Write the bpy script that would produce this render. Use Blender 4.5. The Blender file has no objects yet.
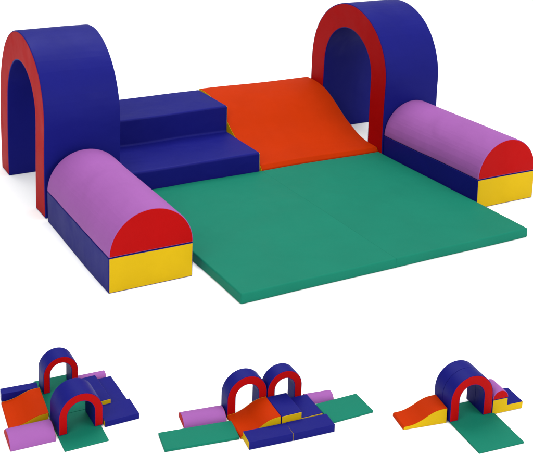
import bpy, bmesh, math, random
from mathutils import Matrix, Vector

U = 0.0254                      # everything below is written in inches
scene = bpy.context.scene
col = scene.collection

# ------------------------------------------------------------------ materials
def vinyl(name, rgb, rough=0.42, grain=1.0, tint=0.05, spec=.1):
    m = bpy.data.materials.new(name)
    m.use_nodes = True
    nt = m.node_tree
    N, L = nt.nodes, nt.links
    b = N['Principled BSDF']
    tc = N.new('ShaderNodeTexCoord')
    # slow uneven dye of the coated cloth
    n1 = N.new('ShaderNodeTexNoise'); n1.inputs['Scale'].default_value = 4.5
    n1.inputs['Detail'].default_value = 4; n1.inputs['Roughness'].default_value = .6
    L.new(tc.outputs['Object'], n1.inputs['Vector'])
    mr = N.new('ShaderNodeMapRange'); mr.inputs['From Min'].default_value = .3; mr.inputs['From Max'].default_value = .7
    mr.inputs['To Min'].default_value = 1 - tint; mr.inputs['To Max'].default_value = 1 + tint
    L.new(n1.outputs['Fac'], mr.inputs['Value'])
    mul = N.new('ShaderNodeVectorMath'); mul.operation = 'SCALE'
    mul.inputs[0].default_value = rgb
    L.new(mr.outputs['Result'], mul.inputs['Scale'])
    L.new(mul.outputs['Vector'], b.inputs['Base Color'])
    # handling marks change the gloss
    n2 = N.new('ShaderNodeTexNoise'); n2.inputs['Scale'].default_value = 11
    n2.inputs['Detail'].default_value = 6
    L.new(tc.outputs['Object'], n2.inputs['Vector'])
    r2 = N.new('ShaderNodeMapRange'); r2.inputs['To Min'].default_value = rough - .09; r2.inputs['To Max'].default_value = rough + .12
    L.new(n2.outputs['Fac'], r2.inputs['Value']); L.new(r2.outputs['Result'], b.inputs['Roughness'])
    # soft dents of the foam, small puckers, leather grain
    n3 = N.new('ShaderNodeTexNoise'); n3.inputs['Scale'].default_value = 5
    n3.inputs['Detail'].default_value = 2; n3.inputs['Distortion'].default_value = .6
    L.new(tc.outputs['Object'], n3.inputs['Vector'])
    b1 = N.new('ShaderNodeBump'); b1.inputs['Strength'].default_value = .5; b1.inputs['Distance'].default_value = .014
    L.new(n3.outputs['Fac'], b1.inputs['Height'])
    n4 = N.new('ShaderNodeTexNoise'); n4.inputs['Scale'].default_value = 34
    n4.inputs['Detail'].default_value = 3
    L.new(tc.outputs['Object'], n4.inputs['Vector'])
    b2 = N.new('ShaderNodeBump'); b2.inputs['Strength'].default_value = .12 * grain; b2.inputs['Distance'].default_value = .004
    L.new(n4.outputs['Fac'], b2.inputs['Height']); L.new(b1.outputs['Normal'], b2.inputs['Normal'])
    v = N.new('ShaderNodeTexVoronoi'); v.inputs['Scale'].default_value = 420
    L.new(tc.outputs['Object'], v.inputs['Vector'])
    b3 = N.new('ShaderNodeBump'); b3.inputs['Strength'].default_value = .16 * grain; b3.inputs['Distance'].default_value = .0005
    L.new(v.outputs['Distance'], b3.inputs['Height']); L.new(b2.outputs['Normal'], b3.inputs['Normal'])
    L.new(b3.outputs['Normal'], b.inputs['Normal'])
    b.inputs['Specular IOR Level'].default_value = spec
    return m

M = {
    'blue':   vinyl('blue_vinyl',   (0.0044, 0.0052, 0.1110), rough=.5, spec=.055),
    'red':    vinyl('red_vinyl',    (0.2800, 0.0011, 0.0012), rough=.6, spec=.05),
    'orange': vinyl('orange_vinyl', (0.3106, 0.0191, 0.0001), rough=.62, spec=.025),
    'yellow': vinyl('yellow_vinyl', (0.4250, 0.2780, 0.0027), rough=.6, spec=.06),
    'green':  vinyl('green_vinyl',  (0.0040, 0.1220, 0.0770), rough=.62, spec=.06, tint=.04),
    'purple': vinyl('purple_vinyl', (0.2126, 0.0676, 0.2420), rough=.62, spec=.06),
}

def floor_material():
    m = bpy.data.materials.new('white_studio_floor')
    m.use_nodes = True
    N, L = m.node_tree.nodes, m.node_tree.links
    b = N['Principled BSDF']
    tc = N.new('ShaderNodeTexCoord')
    n = N.new('ShaderNodeTexNoise'); n.inputs['Scale'].default_value = 3; n.inputs['Detail'].default_value = 5
    L.new(tc.outputs['Object'], n.inputs['Vector'])
    r = N.new('ShaderNodeMapRange'); r.inputs['To Min'].default_value = .90; r.inputs['To Max'].default_value = .93
    L.new(n.outputs['Fac'], r.inputs['Value'])
    c = N.new('ShaderNodeCombineColor')
    for k in range(3): L.new(r.outputs['Result'], c.inputs[k])
    L.new(c.outputs['Color'], b.inputs['Base Color'])
    b.inputs['Roughness'].default_value = .9
    b.inputs['Specular IOR Level'].default_value = .1
    return m

# ------------------------------------------------------------------ geometry
def inset(poly, d):
    """shrink a closed counter-clockwise outline by d along its edge normals"""
    n = len(poly); out = []
    for i in range(n):
        p0, p1, p2 = Vector(poly[i-1]), Vector(poly[i]), Vector(poly[(i+1) % n])
        a = (p1 - p0).normalized(); c = (p2 - p1).normalized()
        na, nc = Vector((-a.y, a.x)), Vector((-c.y, c.x))
        k = 1 + na.dot(nc)
        out.append(tuple(p1 + (na + nc) * (d / max(k, .3))))
    return out

def prism(name, poly, w0, w1, axis, mat, parent, bev, segs=4, z0=0):
    """outline (u, z) extruded from w0 to w1; axis 'Y': u=x, w=y; axis 'X': u=y, w=x. Soft edges."""
    me = bpy.data.meshes.new(name)
    bm = bmesh.new()
    def pt(u, z, w):
        return (u*U, w*U, (z+z0)*U) if axis == 'Y' else (w*U, u*U, (z+z0)*U)
    A = [bm.verts.new(pt(u, z, w0)) for u, z in poly]
    B = [bm.verts.new(pt(u, z, w1)) for u, z in poly]
    n = len(poly)
    bm.faces.new(A); bm.faces.new(B[::-1])
    for i in range(n):
        j = (i+1) % n
        bm.faces.new((A[i], B[i], B[j], A[j]))
    bmesh.ops.recalc_face_normals(bm, faces=bm.faces)
    for f in bm.faces: f.smooth = True
    bm.to_mesh(me); bm.free()
    me.materials.append(M[mat])
    o = bpy.data.objects.new(name, me); col.objects.link(o)
    o.parent = parent
    mb = o.modifiers.new('soft_edges', 'BEVEL')
    mb.width = bev*U; mb.segments = segs; mb.limit_method = 'ANGLE'; mb.angle_limit = math.radians(32)
    mb.use_clamp_overlap = True
    mw = o.modifiers.new('normals', 'WEIGHTED_NORMAL'); mw.keep_sharp = False; mw.weight = 80
    return o

_rng = random.Random(11)
_waves = [[(Vector((_rng.uniform(-1, 1), _rng.uniform(-1, 1), _rng.uniform(-1, 1))).normalized()*(2*math.pi/L),
            _rng.uniform(0, 6.28), A) for L, A in ((31, .42), (23, .42), (17, .36), (12.3, .24), (8.7, .13), (6.1, .08))] for _ in range(3)]
def sway(q):
    return Vector([sum(A*math.sin(k.dot(q) + ph) for k, ph, A in w) for w in _waves])

def soften(things, step=1.1, amp=.09):
    """foam is never quite true: cut the covers finely and let them swell and sag a little, as one
    continuous field through the place so that neighbours still touch"""
    bpy.context.view_layer.update()
    dg = bpy.context.evaluated_depsgraph_get()
    for t in things:
        for o in t.children:
            o.modifiers['normals'].show_viewport = False
            dg.update()
            me = bpy.data.meshes.new_from_object(o.evaluated_get(dg))
            mw = o.matrix_world.copy()
            bm = bmesh.new(); bm.from_mesh(me)
            for ax in range(3):
                lo = min(v.co[ax] for v in bm.verts); hi = max(v.co[ax] for v in bm.verts)
                n = int((hi - lo) / (step*U))
                no = Vector((0, 0, 0)); no[ax] = 1
                for i in range(1, n+1):
                    p = Vector((0, 0, 0)); p[ax] = lo + (hi - lo)*(i - .03)/(n + 1)
                    bmesh.ops.bisect_plane(bm, geom=bm.verts[:]+bm.edges[:]+bm.faces[:], dist=1e-6, plane_co=p, plane_no=no)
            for v in bm.verts:
                q = mw @ v.co / U
                d = sway(q)*amp
                d.z *= min(1, max(0, q.z)/2.5)
                v.co += mw.to_3x3().inverted() @ (d*U)
            for f in bm.faces: f.smooth = True
            bm.to_mesh(me); bm.free()
            old = o.data; nm = old.name
            o.modifiers.remove(o.modifiers['soft_edges'])
            o.modifiers['normals'].show_viewport = True
            o.data = me; bpy.data.meshes.remove(old); me.name = nm

def thing(name, label, cat, group, x, y, rz, z=0):
    o = bpy.data.objects.new(name, None); col.objects.link(o)
    o.empty_display_size = .05
    o.location = (x*U, y*U, z*U); o.rotation_euler = (0, 0, rz)
    o['label'] = label; o['category'] = cat
    if group: o['group'] = group
    return o

def arch_outline(w, h, t, n=40):
    R = w/2; zc = h - R; r = R - t
    P = [(-R, 0), (-R + t, 0)]
    P += [(r*math.cos(a), zc + r*math.sin(a)) for a in [math.pi*(1 - i/n) for i in range(n+1)]]
    P += [(R - t, 0), (R, 0)]
    P += [(R*math.cos(a), zc + R*math.sin(a)) for a in [math.pi*i/n for i in range(n+1)]]
    return P

def ccw(P):
    s = sum(P[i-1][0]*P[i][1] - P[i][0]*P[i-1][1] for i in range(len(P)))
    return P if s > 0 else P[::-1]

# every builder is centred on its footprint; k is how thick seams and roundings are
def arch(label, group, x, y, rz, w, d, h, t=None, z=0, k=1.):
    t = t or w*.19
    o = thing('foam_arch', label, 'arch', group, x, y, rz, z)
    P = ccw(arch_outline(w, h, t))
    prism('cover', P, -d/2, d/2, 'Y', 'blue', o, .13*k)
    Q = inset(P, .17*k)
    prism('end_panel', Q, -d/2 - .03*k, -d/2 + .1*k, 'Y', 'red', o, .06*k, 2)
    prism('end_panel', Q, d/2 - .1*k, d/2 + .03*k, 'Y', 'red', o, .06*k, 2)
    return o

def bolster(label, group, x, y, rz, w, d, h, z=0, k=1., n=36):
    o = thing('half_round_bolster', label, 'bolster', group, x, y, rz, z)
    P = ccw([(w/2*math.cos(math.pi*i/n), h*math.sin(math.pi*i/n)) for i in range(n+1)])
    prism('cover', P, -d/2, d/2, 'Y', 'purple', o, .18*k)
    Q = inset(P, .12*k)
    prism('end_panel', Q, -d/2 - .06*k, -d/2 + .1*k, 'Y', 'red', o, .06*k, 2)
    prism('end_panel', Q, d/2 - .1*k, d/2 + .06*k, 'Y', 'red', o, .06*k, 2)
    return o

def block(label, group, x, y, rz, w, d, h, z=0, k=1., left_end=True):
    o = thing('foam_block', label, 'block', group, x, y, rz, z)
    P = ccw([(-w/2, 0), (w/2, 0), (w/2, h), (-w/2, h)])
    prism('cover', P, -d/2, d/2, 'Y', 'blue', o, .12*k)
    Q = inset(P, .09*k)
    prism('end_panel', Q, -d/2 - .03*k, -d/2 + .1*k, 'Y', 'yellow', o, .08*k, 3)
    if left_end: prism('end_panel', Q, d/2 - .1*k, d/2 + .03*k, 'Y', 'yellow', o, .08*k, 3)
    return o

def steps(label, group, x, y, rz, w, d, h1, h2, z=0, k=1., split=.51):
    """rises towards +Y"""
    o = thing('foam_steps', label, 'steps', group, x, y, rz, z)
    y0, y1 = -d/2, d/2; ym = y0 + d*split
    P = ccw([(y0, 0), (y1, 0), (y1, h2), (ym, h2), (ym, h1), (y0, h1)])
    prism('cover', P, -w/2, w/2, 'X', 'blue', o, .38*k, 5)
    Q = inset(P, .2*k)
    prism('side_panel', Q, -w/2 - .05*k, -w/2 + .3*k, 'X', 'yellow', o, .06*k, 2)
    prism('side_panel', Q, w/2 - .3*k, w/2 + .05*k, 'X', 'yellow', o, .06*k, 2)
    return o

RAMP = [(0, .165), (.004, .198), (.012, .222), (.026, .236), (.10, .245), (.17, .264), (.25, .31), (.33, .39), (.44, .522), (.54, .683), (.62, .80),
        (.70, .895), (.78, .955), (.86, .987), (.93, .998), (1, 1.0)]
def ramp_profile(n=40):
    out = []
    X = [p[0] for p in RAMP]; Y = [p[1] for p in RAMP]
    m = [(Y[min(i+1, len(Y)-1)] - Y[max(i-1, 0)]) / (X[min(i+1, len(X)-1)] - X[max(i-1, 0)]) for i in range(len(X))]
    for q in range(n+1):
        s = q/n
        i = max(j for j in range(len(X)-1) if X[j] <= s)
        hh = X[i+1]-X[i]; u = (s-X[i])/hh
        out.append((s, (2*u**3-3*u*u+1)*Y[i] + (u**3-2*u*u+u)*hh*m[i] + (3*u*u-2*u**3)*Y[i+1] + (u**3-u*u)*hh*m[i+1]))
    return out

def ramp(label, group, x, y, rz, w, d, h, z=0, k=1.):
    """rises towards +Y in an S curve"""
    o = thing('foam_ramp', label, 'ramp', group, x, y, rz, z)
    P = [(-d/2, 0), (d/2, 0)] + [(-d/2 + s*d, v*h) for s, v in reversed(ramp_profile())]
    P = ccw(P)
    prism('cover', P, -w/2 + .06*k, w/2 - .06*k, 'X', 'orange', o, .14*k)
    prism('side_panel', inset(P, .03*k), -w/2, -w/2 + .062*k, 'X', 'yellow', o, .03*k, 2)
    prism('side_panel', inset(P, .13*k), w/2 - .062*k, w/2, 'X', 'yellow', o, .03*k, 2)
    return o

def mat(label, group, x, y, rz, w, d, h, z=0, k=1., seam=0):
    o = thing('foam_mat', label, 'mat', group, x, y, rz, z)
    P = ccw([(-w/2, 0), (w/2, 0), (w/2, h), (-w/2, h)])
    c = prism('cover', P, -d/2, d/2, 'Y', 'green', o, .24*k, 5)
    if seam:                    # the long edge that meets the other mat is pressed almost square
        me = c.data
        at = me.attributes.new('bevel_weight_edge', 'FLOAT', 'EDGE')
        for e in me.edges:
            xs = [me.vertices[v].co.x for v in e.vertices]
            at.data[e.index].value = .12 if all(v*seam > w*U*.49 for v in xs) else 1
        c.modifiers['soft_edges'].limit_method = 'WEIGHT'
    return o

def corner(fn, label, group, x, y, yaw, w, d, *a, turn=0, **kw):
    """place by the front left corner of the footprint; turn = quarter turns of the piece inside that footprint"""
    c, s = math.cos(yaw), math.sin(yaw)
    cx, cy = x + c*w/2 - s*d/2, y + s*w/2 + c*d/2
    if turn % 2: w, d = d, w
    return fn(label, group, cx, cy, yaw + turn*math.pi/2, w, d, *a, **kw)

# ------------------------------------------------------------------ floor
bm = bmesh.new()
bmesh.ops.create_grid(bm, x_segments=1, y_segments=1, size=60)
me = bpy.data.meshes.new('floor'); bm.to_mesh(me); bm.free()
me.materials.append(floor_material())
fl = bpy.data.objects.new('floor', me); col.objects.link(fl)
fl['kind'] = 'structure'

# ------------------------------------------------------------------ the full size set
G = 'arches of the large play set'
corner(arch, 'large blue foam arch with red end, behind the bolster at the far left', G,
       -13.72, 36.40, 0, 11.86, 24.86, 26.13, turn=1, t=4.72)
corner(arch, 'large blue foam arch with red end, standing behind the orange ramp at the right', G,
       48.06, 36.75, 0, 11.7, 24.86, 26.3, turn=1, t=4.72)
G = 'blocks of the large play set'
corner(block, 'blue base block with yellow end, under the large purple bolster at the left', G,
       -13.72, 9.87, 0, 11.82, 25.28, 4.72)
corner(block, 'blue base block with yellow end, under the large purple bolster at the right', G,
       48.25, 11.8, 0, 11.9, 24.85, 4.72)
G = 'bolsters of the large play set'
corner(bolster, 'large purple half round bolster with red end, on the left base block', G,
       -13.72, 9.87, 0, 11.82, 25.28, 5.75, z=4.76)
corner(bolster, 'large purple half round bolster with red end, on the right base block', G,
       48.25, 11.8, 0, 11.9, 24.85, 5.85, z=4.76)
corner(steps, 'large blue vinyl two step stairs between the left arch and the orange ramp', None,
       .1, 38.13, 0, 23.85, 24.3, 4.52, 9.2)
corner(ramp, 'large orange S curved ramp beside the blue stairs of the big set', None,
       24.03, 37.85, 0, 23.95, 24.75, 9.32)
G = 'mats of the large play set'
corner(mat, 'left half of the large green floor mat, in front of the blue stairs', G,
       0, 0, 0, 23.995, 37.8, 1.43, seam=1)
corner(mat, 'right half of the large green floor mat, in front of the orange ramp', G,
       24.0, 0, 0, 24.0, 37.8, 1.43, seam=-1)

soften([o for o in col.objects if o.type == 'EMPTY'])

# ------------------------------------------------------------------ little set, lower left
S1 = .3
ga, gb, gm = 'arches of the little left set', 'bolsters of the little left set', 'mats of the little left set'
corner(mat, 'little green mat running out of the front arch of the lower left set', gm, -28.80, -18.63, -.052, 4.40, 5.85, .16, k=S1)
corner(mat, 'little green mat running under the rear arch of the lower left set', gm, -28.40, -12.79, -.052, 4.05, 7.15, .16, k=S1)
corner(arch, 'little front arch of the lower left set, nearest its green mat end', ga, -28.58, -16.20, -.02, 4.50, 3.0, 4.0, z=.165, k=S1)
corner(arch, 'little rear arch of the lower left set, partly behind the other arch', ga, -27.77, -8.57, -.03, 3.72, 2.06, 3.85, z=.165, k=S1)
corner(bolster, 'little purple bolster in front of the orange ramp at lower left', gb, -33.37, -16.30, -.075, 4.38, 3.3, 1.0, turn=1, k=S1)
corner(bolster, 'little purple bolster at the back of the lower left set, behind its blue stairs', gb, -23.95, -8.40, -.078, 3.07, 1.3, .75, turn=1, k=S1)
corner(ramp, 'little orange ramp between a purple bolster and a blue block at lower left', None, -32.61, -12.90, -.104, 3.95, 4.85, 1.05, turn=-1, k=S1)
G = 'blocks of the little left set'
corner(block, 'little blue block behind the orange ramp of the lower left set', G, -32.0, -7.92, -.12, 3.75, 1.1, 1.0, turn=1, k=S1, left_end=False)
corner(block, 'little blue block at the right front of the lower left set', G, -23.98, -16.60, -.033, 3.6, 2.9, .62, turn=1, k=S1)
corner(steps, 'little blue stairs with yellow side, behind the front blue block at lower left', None, -23.92, -13.64, -.011, 3.45, 4.95, .5, 1.05, turn=1, k=S1)

# ------------------------------------------------------------------ little set, lower middle
ga, gb, gm = 'arches of the little middle set', 'bolsters of the little middle set', 'mats of the little middle set'
corner(arch, 'little left arch of the lower middle pair, behind its orange ramp', ga, -12.41, -20.576, -.08, 4.43, 1.6, 4.17, t=.93, k=S1)
corner(arch, 'little right arch of the lower middle pair, behind its blue stairs', ga, -7.95, -20.95, -.079, 3.97, 1.6, 3.85, t=.85, k=S1)
corner(ramp, 'little orange ramp with yellow side in the lower middle set', None, -12.79, -24.32, -.095, 4.30, 3.72, 1.5, turn=-1, k=S1)
corner(steps, 'little blue stairs with yellow side in the lower middle set', None, -8.47, -24.76, -.085, 4.68, 3.68, .8, 1.5, turn=1, k=S1)
G = 'blocks of the little middle set'
corner(block, 'little blue block with yellow end showing, left of the two in the lower middle set', G, -12.87, -26.2, -.143, 4.57, 1.9, .82, turn=1, k=S1)
corner(block, 'little blue block in front of the blue stairs of the lower middle set', G, -8.31, -26.88, -.118, 4.52, 1.98, .82, turn=1, k=S1)
corner(mat, 'little green mat reaching left from the orange ramp of the lower middle set', gm, -20.305, -22.91, -.187, 7.52, 2.87, .3, k=S1)
corner(mat, 'little green mat reaching right from the blue stairs of the lower middle set', gm, -3.42, -26.2, -.05, 5.0, 3.45, .25, k=S1)
corner(bolster, 'little purple bolster behind the left green mat of the lower middle set', gb, -17.06, -20.33, -.179, 4.4, 2.4, .85, turn=1, k=S1)
corner(bolster, 'little purple bolster behind the right green mat of the lower middle set', gb, -3.85, -22.3, -.182, 2.95, 1.6, .68, turn=1, k=S1)

# ------------------------------------------------------------------ little set, lower right
ga = 'arches of the little right set'
corner(mat, 'little green mat running out of the tunnel of the lower right set', None, 6.79, -36.72, -.134, 5.24, 7.9, .2, k=S1)
corner(arch, 'little front arch of the lower right tunnel, over the green mat', ga, 7.355, -31.549, -.134, 5.03, 1.55, 4.72, t=1.05, z=.205, k=S1)
corner(arch, 'little rear arch of the lower right tunnel, butted behind the front one', ga, 7.355+.134*1.57, -31.549+1.56, -.134, 5.03, 1.55, 4.72, t=1.05, z=.205, k=S1)
corner(ramp, 'little orange ramp with yellow side at the left of the lower right tunnel', None, 2.50, -30.30, -.200, 4.82, 2.56, 1.664, turn=-1, k=S1)
corner(steps, 'little blue stairs with yellow side at the right of the lower right tunnel', None, 12.36, -32.25, -.137, 3.8, 2.75, .85, 1.664, turn=1, k=S1)
corner(bolster, 'little purple bolster with red end, on the top step of the lower right stairs', None, 12.40, -32.24, -.137, 1.85, 2.3, .92, z=1.67, k=S1)

# ------------------------------------------------------------------ studio light
w = bpy.data.worlds.new('World'); scene.world = w
w.use_nodes = True
N, L = w.node_tree.nodes, w.node_tree.links
bg = N['Background']
tc = N.new('ShaderNodeTexCoord')
dot = N.new('ShaderNodeVectorMath'); dot.operation = 'DOT_PRODUCT'
kd = Vector((.45, -.55, .7)).normalized()
dot.inputs[1].default_value = kd
L.new(tc.outputs['Generated'], dot.inputs[0])
rm = N.new('ShaderNodeMapRange'); rm.interpolation_type = 'SMOOTHSTEP'
rm.inputs['From Min'].default_value = -.6; rm.inputs['From Max'].default_value = 1
rm.inputs['To Min'].default_value = .28; rm.inputs['To Max'].default_value = 1.2
L.new(dot.outputs['Value'], rm.inputs['Value'])
L.new(rm.outputs['Result'], bg.inputs['Strength'])
bg.inputs['Color'].default_value = (1, 1, 1, 1)

def softbox(name, loc, target, sx, sy, power):
    d = bpy.data.lights.new(name, 'AREA'); d.shape = 'RECTANGLE'; d.size = sx; d.size_y = sy; d.energy = power
    o = bpy.data.objects.new(name, d); col.objects.link(o)
    o.location = loc
    o.rotation_euler = (Vector(target) - Vector(loc)).to_track_quat('-Z', 'Y').to_euler()
    return o
softbox('key_softbox', (1.9, -3.1, 2.5), (.4, .8, .2), 2.4, 1.2, 72)
softbox('fill_softbox', (-2.6, -1.6, 2.6), (.6, .8, .3), 1.6, 1.6, 56)
softbox('overhead_softbox', (.6, 2.2, 4.2), (.6, 1.2, 0), 3.5, 3.5, 165)

# ------------------------------------------------------------------ camera
f, cx, cy = 1004.674, 257.69, 16.133
yaw, pit, rol = .507862, -.198195, .02797
fwd = Vector((math.sin(yaw)*math.cos(pit), math.cos(yaw)*math.cos(pit), math.sin(pit)))
rt = Vector((math.cos(yaw), -math.sin(yaw), 0)); up = rt.cross(fwd)
r2 = rt*math.cos(rol) + up*math.sin(rol); u2 = -rt*math.sin(rol) + up*math.cos(rol)
cd = bpy.data.cameras.new('camera')
cam = bpy.data.objects.new('camera', cd); col.objects.link(cam)
R = Matrix((r2, u2, -fwd)).transposed().to_4x4()
cam.matrix_world = Matrix.Translation(Vector((-55.414, -101.926, 60.19))*U) @ R
cd.sensor_fit = 'HORIZONTAL'; cd.sensor_width = 36
cd.lens = f/533*36
cd.shift_x = (266.5 - cx)/533; cd.shift_y = (cy - 227)/533
cd.clip_start = .05; cd.clip_end = 200
scene.camera = cam

scene.render.engine = 'CYCLES'
scene.cycles.max_bounces = 8
vs = scene.view_settings
vs.view_transform = 'Standard'; vs.look = 'None'; vs.exposure = .22; vs.gamma = 1
